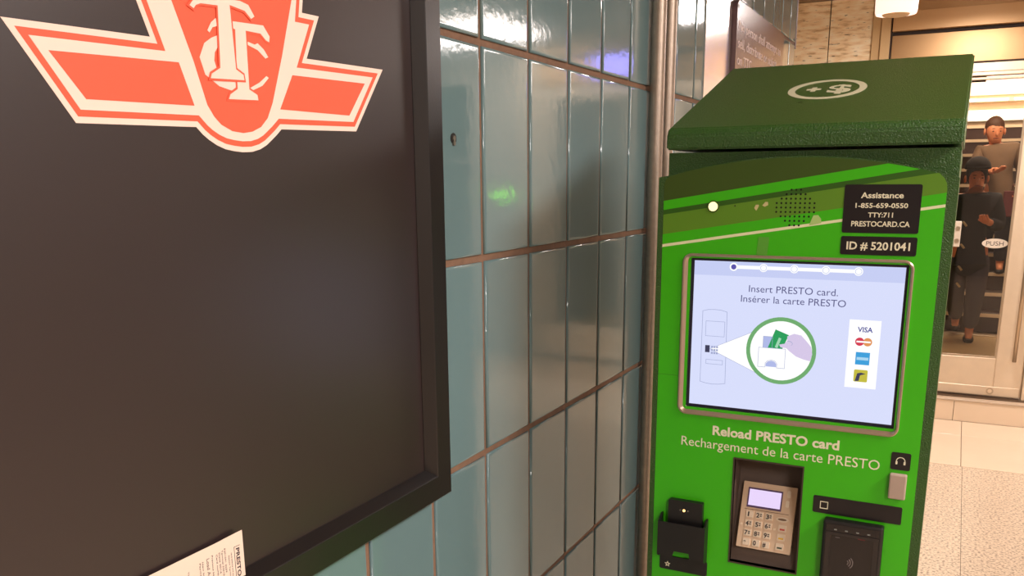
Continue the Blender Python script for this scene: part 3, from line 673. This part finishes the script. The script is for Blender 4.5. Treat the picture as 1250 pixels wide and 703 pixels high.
# touchscreen and what it shows
SYo = FY + 0.0062
s_bg = screen_mat('display_background', (216, 222, 252)); s_hdr = screen_mat('display_header', (198, 206, 244)); s_w = screen_mat('display_white', (255, 255, 255), 1.02)
s_tx = screen_mat('display_text', (88, 88, 132)); s_ln = screen_mat('display_outline', (160, 168, 205)); s_dk = screen_mat('display_dark', (62, 62, 88)); s_gr = screen_mat('display_ring_green', (112, 172, 112))
s_cg = screen_mat('display_card_green', (40, 158, 92)); s_hand = screen_mat('display_hand', (214, 200, 232)); s_blue = screen_mat('display_blue', (176, 186, 232)); s_dot = screen_mat('display_dot_blue', (92, 84, 172))
scr = kp(fprism('touchscreen', rect(-.3925, -.0655, 1.119, 1.3690), SYo, 0.012, s_bg))
def S(name, loops, lv, m): return sub(fprism(name, loops, SYo - 0.0001 * lv, 0.0001, m), scr)
def ST(s, a, b_, base, cap, lv, m, bold=0.0): return sub(text('screen_text', s, a, b_, base, cap, FFr(SYo - 0.0001 * (lv - 1)), m, None, bold, 0.0001), scr)
S('header_bar', rect(-.3925, -.0655, 1.3435, 1.3690), 1, s_hdr)
S('progress_line', rect(-.326, -.134, 1.3556, 1.3612), 2, s_w)
for i in range(5):
    cx = -.3255 + .0479 * i
    S('progress_dot', circ(cx, 1.3584, .0066), 3, s_w)
    S('progress_ring', [circ(cx, 1.3584, .0050), circ(cx, 1.3584, .0043)] if i else circ(cx, 1.3584, .0043), 4, s_blue if i else s_dot)
ST('Insert PRESTO card.', -.2990, -.1612, 1.3188, .0112, 1, s_tx); ST('Insérer la carte PRESTO', -.3110, -.1483, 1.3020, .0112, 1, s_tx)
def outline(name, pts, wdt, lv, m): S(name, [pts, inset(pts, wdt)], lv, m)
mach = [(-.3735, 1.1612), (-.363, 1.1590), (-.352, 1.1582), (-.341, 1.1590), (-.3300, 1.1612), (-.3322, 1.2835), (-.342, 1.2862), (-.353, 1.2868), (-.364, 1.2862), (-.3738, 1.2835)]
outline('kiosk_picture', mach, .0008, 2, s_ln); outline('kiosk_picture', rect(-.3675, -.3352, 1.2408, 1.2668), .0007, 2, s_ln); outline('kiosk_picture', rect(-.3648, -.3360, 1.1930, 1.2010), .0007, 2, s_ln)
S('kiosk_picture_slot', rect(-.3668, -.3590, 1.2130, 1.2252), 3, s_dk)
S('pointer_cone', [(-.3595, 1.2192), (-.2650, 1.2650), (-.2650, 1.1780)], 3, s_w)
outline('pointer_outline', [(-.3595, 1.2192), (-.2650, 1.2650), (-.2650, 1.1780)], .0006, 4, s_ln)
for i in range(3):
    for j in range(3): S('kiosk_picture_key', rect(-.3565 + .0042 * i, -.3533 + .0042 * i, 1.2212 - .0052 * j, 1.2246 - .0052 * j), 5, s_ln)
S('ring_field', circ(-.2425, 1.2250, .0535, 48), 6, s_w); S('ring', [circ(-.2425, 1.2250, .0555, 48), circ(-.2425, 1.2250, .0490, 48)], 8, s_gr)
S('blue_slot', rect(-.2715, -.2560, 1.2270, 1.2478), 7, s_blue); outline('blue_slot_edge', rect(-.2715, -.2560, 1.2270, 1.2478), .0008, 8, s_ln)
S('reload_card', [(-.2633, 1.2288), (-.2525, 1.2600), (-.2310, 1.2520), (-.2420, 1.2240)], 8, s_cg)
S('reload_card_stripe', [(-.2520, 1.2310), (-.2465, 1.2470), (-.2425, 1.2455), (-.2480, 1.2290)], 9, screen_mat('display_card_pale', (160, 214, 180)))
S('hand', [(-.2455, 1.2355), (-.2430, 1.2310), (-.2340, 1.2305), (-.2290, 1.2260), (-.2180, 1.2180), (-.2060, 1.2140), (-.1955, 1.2120), (-.1930, 1.2235), (-.1952, 1.2350), (-.2040, 1.2450), (-.2120, 1.2530), (-.2230, 1.2548), (-.2335, 1.2500), (-.2330, 1.2430), (-.2370, 1.2375)], 9, s_hand)
S('hand_line', [(-.2330, 1.2430), (-.2270, 1.2420), (-.2240, 1.2385), (-.2262, 1.2350), (-.2268, 1.2352), (-.2248, 1.2385), (-.2275, 1.2412), (-.2331, 1.2420)], 10, s_ln)
cup = [(-.2780, 1.1960), (-.2655, 1.1960), (-.2655, 1.2030), (-.2620, 1.2070), (-.2560, 1.2085), (-.2505, 1.2070), (-.2475, 1.2030), (-.2475, 1.1960), (-.2345, 1.1960), (-.2345, 1.2290), (-.2780, 1.2290)]
S('reader_picture', cup, 11, s_w); outline('reader_outline', cup, .0007, 12, s_ln)
S('reader_arch', [(-.2650, 1.1975), (-.2650, 1.2025), (-.2615, 1.2062), (-.2560, 1.2078), (-.2510, 1.2062), (-.2480, 1.2025), (-.2480, 1.1975)], 11, s_blue)
S('payment_card', rect(-.1410, -.0948, 1.1755, 1.2838), 1, s_w)
ST('VISA', -.1282, -.1062, 1.2650, .0078, 3, screen_mat('display_navy', (52, 60, 150)), 0.02)
S('payment_logo', circ(-.1238, 1.2495, .0066), 3, screen_mat('display_red', (214, 60, 84))); S('payment_logo', circ(-.1122, 1.2495, .0066), 3, screen_mat('display_amber', (226, 150, 90)))
S('payment_logo_band', rect(-.1285, -.1078, 1.2482, 1.2508), 4, s_w)
S('payment_logo', rect(-.1280, -.1072, 1.2130, 1.2330), 3, screen_mat('display_sky', (60, 160, 220))); S('payment_logo_band', rect(-.1262, -.1090, 1.2205, 1.2250), 4, screen_mat('display_sky_pale', (170, 214, 240)))
S('payment_logo', rrect(-.1285, -.1082, 1.1855, 1.2050, .002, 3), 3, screen_mat('display_yellow', (196, 188, 66))); S('payment_logo_band', [(-.1265, 1.1860), (-.1205, 1.1870), (-.1190, 1.1960), (-.1110, 1.1990), (-.1180, 1.2005), (-.1235, 1.1990)], 4, s_dk)

# keypad recess and pad
m_rec = mat('recess_brown_grey', (92, 76, 66), rough=0.5, bump=(300, 0.1))
bm = bmesh.new()
def q(*p): bm.faces.new([bm.verts.new(v) for v in p])
x0, x1, z0, z1 = RX0, RX1, RZ0_, RZ1_; yt, yb = FY + 0.072, FY + 0.012; f = FY - 0.001
q((x0, yb, z0), (x1, yb, z0), (x1, yt, z1), (x0, yt, z1)); q((x0, f, z0), (x0, yb, z0), (x0, yt, z1), (x0, f, z1)); q((x1, f, z0), (x1, f, z1), (x1, yt, z1), (x1, yb, z0)); q((x0, f, z1), (x0, yt, z1), (x1, yt, z1), (x1, f, z1)); q((x0, f, z0), (x1, f, z0), (x1, yb, z0), (x0, yb, z0))
bmesh.ops.remove_doubles(bm, verts=bm.verts, dist=1e-5)
r = bmesh.ops.recalc_face_normals(bm, faces=bm.faces)
rec = kp(from_bm('keypad_recess', bm, m_rec))
kp(fprism('recess_rim', [rect(x0 - .0012, x1 + .0012, z0 - .0012, z1 + .0012), rect(x0 + .0012, x1 - .0012, z0 + .0012, z1 - .0012)], FY - 0.0016, 0.0012, mat('rim_dark', (62, 52, 42), rough=0.4)))
PADW, PADH = 0.0913, 0.1146; PO = Vector((-0.2966, FY + 0.007, 0.873)); PV = Vector((0, .041, .107)).normalized(); PN = Vector((0, -PV.z, PV.y))
def PD(u, v, nn=0.0): return tuple(PO + Vector((u * PADW, 0, 0)) + PV * ((1 - v) * PADH) + PN * nn)     # v measured from the top
def pd(name, loops, lo, th, m, par=None, bev=0.0):
    o = prism(name, loops, lambda u, v: PD(u, v, lo), PN * th, m, None, bev)
    return sub(o, par) if par else kp(o)
m_pad = mat('pinpad_metal', (226, 198, 168), rough=0.4, metal=0.3, noise=(40, 0.05))
m_key = mat('key_metal', (238, 220, 196), rough=0.35, metal=0.25)
m_keyt = mat('key_print', (58, 50, 46), rough=0.6)
pad = pd('pin_pad', rrect(0, 1, 0, 1, .015, 3), -0.009, 0.012, m_pad, None, 0.0008)
pd('display_frame', rect(.105, .745, .085, .385), 0.003, 0.0012, mat('pad_display_frame', (92, 70, 110), rough=0.4), pad)
pd('pad_display', rect(.130, .720, .110, .355), 0.0042, 0.0003, screen_mat('pad_display_lit', (234, 214, 252), 1.0), pad)
pd('pad_groove', rect(.07, .89, .412, .420), 0.003, 0.0004, mat('groove_brown', (120, 92, 68), rough=0.5), pad)
names = '123456789*0#'
for i, ch in enumerate(names):
    u, v = .185 + .18 * (i % 3), .49 + .14 * (i // 3)
    k = pd('key', rrect(u - .068, u + .068, v - .05, v + .05, .012, 3), 0.003, 0.0022, m_key, pad, 0.0005)
    fu = lambda a, b_, nn: PD(u + a, v + .030 - b_, 0.0052 + nn)
    kt = text('key_print', ch, -.055 if ch != '1' else -.035, .003 if ch not in '1*' else -0.008, -.004 if ch != '*' else -.022, .066, fu, m_keyt, None, 0.035, 0.0002); sub(kt, pad)
    if ch in '23456789' :
        for r_ in range(2): pd('key_print', rect(u + .012, u + .045, v - .026 + r_ * .028, v - .010 + r_ * .028), 0.0053, 0.0001, m_keyt, pad)
for u, v, cc in ((.81, .63, (196, 66, 56)), (.805, .765, (222, 178, 60)), (.80, .905, (70, 82, 60))):
    k = pd('function_key', rrect(u - .072, u + .072, v - .05, v + .05, .012, 3), 0.003, 0.0022, m_key, pad, 0.0005)
    pd('key_colour', rect(u - .045, u + .045, v + .005, v + .030), 0.0053, 0.0001, mat('key_%d' % cc[0], cc, rough=0.5), pad)
pd('side_button', rrect(.825, .89, .06, .165, .02, 3), 0.003, 0.002, m_key, pad, 0.0004); pd('side_button', rrect(.815, .88, .21, .31, .02, 3), 0.003, 0.002, m_key, pad, 0.0004)
pd('maker_plate', circ(.79, .50, .115, 24, .038), 0.003, 0.0016, m_key, pad); pd('maker_plate_inset', circ(.79, .50, .080, 20, .016), 0.0046, 0.0002, mat('groove_brown', (120, 92, 68)), pad)
for u, v in ((.045, .655), (.665, .66)): pd('bump', circ(u, v, .022, 12, .017), 0.003, 0.0012, m_key, pad)

# card reader at lower left
cr = kp(fprism('card_reader_plate', rrect(-.4305, -.3440, .8080, .8345, .003), FY - 0.003, 0.0028, m_blackp))
star = []
for i in range(10):
    r_ = .0058 if i % 2 == 0 else .0028; a = PI / 2 + i * PI / 5; star.append((-.4157 + r_ * math.cos(a), .8185 + r_ * math.sin(a)))
sub(fprism('star_mark', [star, [( -.4157 + (p[0] + .4157) * .45, .8185 + (p[1] - .8185) * .45) for p in star]], FY - 0.0034, 0.0004, m_kwhite), cr)
cpf = [(-.4300, .8434), (-.4025, .8434), (-.3990, .8545), (-.3725, .8545), (-.3705, .8434), (-.3455, .8434), (-.3455, .9070), (-.4300, .9070)]
cupo = kp(fprism('card_slot_cup', cpf, FY - 0.024, 0.003, m_blackp, None, 0.0))
for xx in (-.4300, -.3485):
    side = [(FY - 0.021, .8405), (FY - 0.0003, .8345), (FY - 0.0003, .9165), (FY - 0.006, .9165), (FY - 0.021, .9070)]
    sub(prism('cup_side', side, lambda u, v, xx=xx: (xx, u, v), (.003, 0, 0), m_blackp), cupo)
hld = kp(fprism('card_guide', rrect(-.4155, -.3545, .8600, .9465, .0025), FY - 0.012, 0.0117, m_blackp, None, 0.0012))
sub(fprism('guide_lamp', circ(-.3868, .9293, .0024, 12), FY - 0.0128, 0.0008, mat('orange_lamp', (255, 190, 110), emit=2.5, emit_col=(255, 196, 120))), hld)
for dx in (-.0066, .0068): sub(fprism('guide_lamp_off', circ(-.3868 + dx, .9293, .0014, 10), FY - 0.0126, 0.0006, mat('grey_lamp', (120, 110, 100), rough=0.3)), hld)

# headphone label, grey cover, black bar, contactless reader
hl = label('headphone_label', -.0625, -.0340, 1.0515, 1.0800, [], .003)
arc = [( -.0484 + .0068 * math.cos(math.radians(a)), 1.0660 + .0068 * math.sin(math.radians(a))) for a in range(-10, 191, 12)]
arc2 = [( -.0484 + .0056 * math.cos(math.radians(a)), 1.0660 + .0056 * math.sin(math.radians(a))) for a in range(190, -11, -12)]
sub(fprism('headband', arc + arc2, FY - 0.0014, 0.0003, m_kwhite), hl)
for s_ in (-1, 1): sub(fprism('ear_cup', rrect(-.0484 + s_ * .0058 - .0014, -.0484 + s_ * .0058 + .0014, 1.0605, 1.0660, .0008, 3), FY - 0.0014, 0.0003, m_kwhite), hl)
bmx = box('jack_cover', -.0618, -.0368, FY - 0.011, FY - 0.0003, 1.0055, 1.0465, mat('jack_cover_grey', (172, 152, 138), rough=0.45, noise=(80, 0.05)), None, 0.0022, 2); kp(bmx)
bar = label('reader_label', -.1735, -.0390, .9608, .9902, [], .0025)
sub(fprism('square_mark', [rect(-.1626, -.1500, .9688, .9814), rect(-.1614, -.1512, .9700, .9802)], FY - 0.0014, 0.0003, m_kwhite), bar)
rd = kp(box('contactless_reader', -.1535, -.0620, FY - 0.020, FY - 0.0003, .8050, .9575, m_blackp, None, 0.004, 3))
m_gl = mat('reader_glossy_black', (26, 22, 24), rough=0.22, spec=0.6)
rg = sub(fprism('reader_face', rrect(-.1480, -.0675, .8120, .9520, .003), FY - 0.0206, 0.0008, m_gl), rd)
sub(fprism('reader_rim', [rrect(-.1475, -.0680, .8125, .9390, .002), rrect(-.1400, -.0750, .8200, .9345, .002)], FY - 0.0222, 0.0016, mat('reader_rim_grey', (44, 38, 36), rough=0.35)), rd)
for i in range(4): sub(fprism('reader_lamp', rect(-.1358 + .0168 * i, -.1315 + .0168 * i, .9425, .9445), FY - 0.0210, 0.0004, mat('reader_lamp_grey', (128, 132, 128), rough=0.4)), rd)
sub(fprism('reader_mark', rect(-.1330, -.1262, .9300, .9309), FY - 0.0210, 0.0004, mat('mark_grey', (120, 110, 108), rough=0.5)), rd)
sub(fprism('reader_mark', rect(-.0985, -.0880, .9325, .9345), FY - 0.0210, 0.0004, mat('mark_red', (110, 28, 34), rough=0.5)), rd)
for i in range(3):
    r_ = .004 + .0035 * i; a1 = [(-.1150 + r_ * math.cos(math.radians(a)), .8900 + r_ * math.sin(math.radians(a))) for a in range(-48, 49, 12)]; a2 = [(-.1150 + (r_ + .0014) * math.cos(math.radians(a)), .8900 + (r_ + .0014) * math.sin(math.radians(a))) for a in range(48, -49, -12)]
    sub(fprism('contactless_mark', a1 + a2, FY - 0.0210, 0.0004, mat('mark_grey', (120, 110, 108))), rd)

# ================================================================== PEOPLE behind the glass
def skin_figure(name, verts, edges, m, sub_levels=2, parent=None):
    me = bpy.data.meshes.new(name); me.from_pydata([v[:3] for v in verts], edges, [])
    o = bpy.data.objects.new(name, me); COL.objects.link(o)
    o.modifiers.new('s', 'SKIN'); s = o.modifiers.new('u', 'SUBSURF'); s.levels = sub_levels; s.render_levels = sub_levels
    for i, v in enumerate(verts):
        r = v[3]; me.skin_vertices[0].data[i].radius = r if isinstance(r, tuple) else (r, r); me.skin_vertices[0].data[i].use_root = (i == 0)
    dg = bpy.context.evaluated_depsgraph_get(); dg.update()
    nm = bpy.data.meshes.new_from_object(o.evaluated_get(dg)); nm.name = name
    bpy.data.objects.remove(o)
    return link(name, nm, m, parent, smooth=True)
m_skin = mat('skin', (240, 156, 112), rough=0.5, noise=(20, 0.05))
def person(name, loc, P, label_, coat_m, leg_m, hair_m, hat_m=None, toggles=False):
    """P: joint dictionary in metres, relative to the feet; the figure faces -y"""
    root = thing(empty(name, loc), label_, 'person')
    V, E = [], []
    def add(p, r, prev=None):
        V.append((*p, r)); i = len(V) - 1
        if prev is not None: E.append((prev, i))
        return i
    pel = add(P['pelvis'], (.12, .09)); wa = add(P['waist'], (.11, .085), pel); che = add(P['chest'], (.14, .10), wa); nb = add(P['neck'], .052, che)
    h1 = add(P['jaw'], (.052, .062), nb); h2 = add(P['head'], (.070, .086), h1); h3 = add(P['crown'], (.050, .062), h2)
    for s_ in ('l', 'r'):
        sh = add(P['sh_' + s_], .055, che); el = add(P['el_' + s_], .040, sh); wr = add(P['wr_' + s_], .027, el)
        d = (Vector(P['wr_' + s_]) - Vector(P['el_' + s_])).normalized()
        side = Vector((1, 0, 0)) if abs(d.x) < 0.8 else Vector((0, 0, 1)); side = (side - d * side.dot(d)).normalized()
        pm = Vector(P['wr_' + s_]) + d * .055; pa = add(tuple(pm), (.034, .017), wr)
        curl = d.cross(side)
        for k, (off, ln) in enumerate(((-.027, .058), (-.009, .068), (.009, .064), (.027, .050))):
            b0 = add(tuple(pm + d * .02 + side * off), .0095, pa); b1 = add(tuple(pm + d * (.02 + ln * .5) + side * off + curl * .012), .0090, b0); add(tuple(pm + d * (.02 + ln * .8) + side * off * .9 + curl * .034), .0080, b1)
        t0 = add(tuple(pm - d * .02 + side * -.036), .0105, pa); add(tuple(pm + d * .015 + side * -.055 + curl * .012), .009, t0)
        hp_ = add(P['hip_' + s_], .088, pel); kn = add(P['kn_' + s_], .056, hp_); an = add(P['an_' + s_], .036, kn); toe = Vector(P['an_' + s_]) + Vector((0, -.15, -.045)); add(tuple(toe), (.036, .026), an)
    body = skin_figure('body', V, E, m_skin, 2, root)
    # garments
    hx = Vector(P['head'])
    C, CE = [], []
    def ca(p, r, prev=None):
        C.append((*p, r)); i = len(C) - 1
        if prev is not None: CE.append((prev, i))
        return i
    c0 = ca(tuple(Vector(P['pelvis']) + Vector((0, 0, -.02))), (.155, .125)); c1 = ca(tuple(Vector(P['waist'])), (.145, .12), c0); c2 = ca(tuple(Vector(P['chest'])), (.165, .125), c1); c3 = ca(tuple(Vector(P['neck']) + Vector((0, 0, -.025))), (.085, .08), c2)
    hem = ca(tuple(Vector(P['pelvis']) + Vector((0.01, 0, -P['coat_len'] * .55))), (.165, .13), c0); ca(tuple(Vector(P['pelvis']) + Vector((0.015, 0, -P['coat_len']))), (.170, .14), hem)
    for s_ in ('l', 'r'):
        a = ca(P['sh_' + s_], .075, c2); b_ = ca(P['el_' + s_], .062, a); ca(tuple(Vector(P['wr_' + s_]) * .94 + Vector(P['el_' + s_]) * .06), .048, b_)
    coat = skin_figure('coat', C, CE, coat_m, 2, root)
    for s_ in ('l', 'r'):
        Lv = [(*P['hip_' + s_], .105), (*P['kn_' + s_], .078), (*(Vector(P['an_' + s_]) + Vector((0, 0, .02))), .062)]
        skin_figure('trouser_leg', [(*v[:3], v[3]) for v in Lv], [(0, 1), (1, 2)], leg_m, 2, root)
        a = Vector(P['an_' + s_]); skin_figure('shoe', [(*(a + Vector((0, .045, -.05))), (.042, .036)), (*(a + Vector((0, -.06, -.052))), (.046, .032)), (*(a + Vector((0, -.165, -.06))), (.042, .026))], [(0, 1), (1, 2)], mat('shoe_dark', (40, 34, 32), rough=0.5), 1, root)
    # hair cap / hat, face features
    def ell(nm, c, r, m, zmin=-1.0, par=body, n=16):
        bm = bmesh.new(); bmesh.ops.create_uvsphere(bm, u_segments=n, v_segments=10, radius=1)
        for v in bm.verts: v.co = Vector((v.co.x * r[0], v.co.y * r[1], max(v.co.z, zmin) * r[2])) + Vector(c)
        return from_bm(nm, bm, m, par, smooth=True)
    fwd = Vector(P.get('look', (0, -1, 0))).normalized()
    ell('hair', hx + Vector((0, .034, .034)) - Vector((P.get('look', (0, -1, 0))[0] * .02, 0, 0)), (.082, .086, .098), hair_m)
    for s_ in (-1, 1):
        rgt = Vector((fwd.y, -fwd.x, 0)) * s_
        ell('eye', hx + fwd * .080 + rgt * .030 + Vector((0, 0, -.004)), (.008, .006, .005), mat('eye_dark', (40, 28, 24), rough=0.3), n=8)
        ell('ear', hx + rgt * .084 + Vector((0, .005, -.012)), (.010, .020, .030), m_skin, n=8)
        ell('eyebrow', hx + fwd * .083 + rgt * .030 + Vector((0, 0, .018)), (.015, .005, .003), hair_m, n=8)
    ell('nose', hx + fwd * .092 + Vector((0, 0, -.030)), (.014, .018, .024), m_skin, n=8)
    ell('mouth', hx + fwd * .078 + Vector((0, 0, -.066)), (.026, .012, .006), mat('lips', (150, 78, 66), rough=0.5), n=8)
    if hat_m:
        ell('hat', hx + Vector((0, .018, .076)), (.098, .106, .096), hat_m, -0.1, root)
        ell('hat_band', hx + Vector((0, .016, .078)), (.102, .110, .022), hat_m, -1, root)
    if toggles:
        mt = mat('toggle_horn', (205, 180, 130), rough=0.5)
        for z in (.98, .80, .62, .48):
            tg = tube('toggle', [(P['waist'][0] - .065, P['waist'][1] - .150, z + .018), (P['waist'][0] - .035, P['waist'][1] - .155, z - .018)], .009, mt, coat, 8)
    return root
m_navy = mat('duffle_coat_dark', (36, 34, 40), rough=0.85, noise=(60, 0.2)); m_jean = mat('trouser_slate', (74, 68, 78), rough=0.85, noise=(60, 0.1))
m_hair = mat('hair_dark', (34, 22, 18), rough=0.6)
P1 = dict(pelvis=(.00, 0, .80), waist=(-.01, 0, .95), chest=(-.01, -.01, 1.10), neck=(-.01, -.015, 1.22), jaw=(-.005, -.03, 1.285), head=(-.01, -.02, 1.35), crown=(-.015, -.01, 1.42),
          sh_l=(.15, 0, 1.17), el_l=(.19, -.02, .95), wr_l=(.11, -.20, 1.00), sh_r=(-.17, 0, 1.17), el_r=(-.22, .03, .93), wr_r=(-.21, -.06, .74),
          hip_l=(.07, 0, .76), kn_l=(.075, -.10, .43), an_l=(.06, -.02, .075), hip_r=(-.09, 0, .76), kn_r=(-.08, .03, .43), an_r=(-.05, .34, .12), coat_len=.27, look=(.15, -1, 0))
person('person', (.085, 8.28, .14), P1, 'person in dark duffle coat and dark hat walking towards the glass door', m_navy, m_jean, m_hair, mat('hat_black', (30, 22, 24), rough=0.9), True)
m_beige = mat('beige_coat', (128, 100, 76), rough=0.8, noise=(14, 0.25)); m_dk = mat('trouser_navy', (40, 40, 56), rough=0.85)
P2 = dict(pelvis=(.05, 0, .74), waist=(.03, 0, .89), chest=(.00, -.01, 1.05), neck=(-.03, -.02, 1.17), jaw=(-.04, -.04, 1.225), head=(-.045, -.03, 1.29), crown=(-.04, -.02, 1.36),
          sh_l=(.14, 0, 1.12), el_l=(.24, -.02, .90), wr_l=(.20, -.16, .76), sh_r=(-.15, 0, 1.10), el_r=(-.17, -.12, .92), wr_r=(-.03, -.26, .93),
          hip_l=(.11, 0, .70), kn_l=(.12, -.10, .38), an_l=(.12, -.05, .075), hip_r=(-.02, 0, .70), kn_r=(-.02, .02, .42), an_r=(-.02, .12, .235), coat_len=.10, look=(0.2, -1, -.1))
person('person', (.235, 9.43, .62), P2, 'person in beige coat coming down the stairs behind, holding a maroon bag', m_beige, m_dk, mat('hair_brown', (92, 58, 38), rough=0.6))
t = thing(empty('shopping_bag', (.42, 9.20, 1.14)), 'maroon shopping bag hanging from the hand of the person in beige on the stairs', 'bag')
bm = bmesh.new(); box_into(bm, -.11, .11, -.045, .045, 0, .23)
for v in bm.verts:
    if v.co.z > .1: v.co.y *= .55; v.co.x *= .95
bevel_bm(bm, .008, 1); from_bm('bag_body', bm, mat('maroon_bag', (104, 34, 40), rough=0.5), t)
tube('strap', [(-.05, 0, .225), (-.04, 0, .275), (0, 0, .295), (.04, 0, .275), (.05, 0, .225)], .005, mat('maroon_bag', (104, 34, 40)), t, 8)
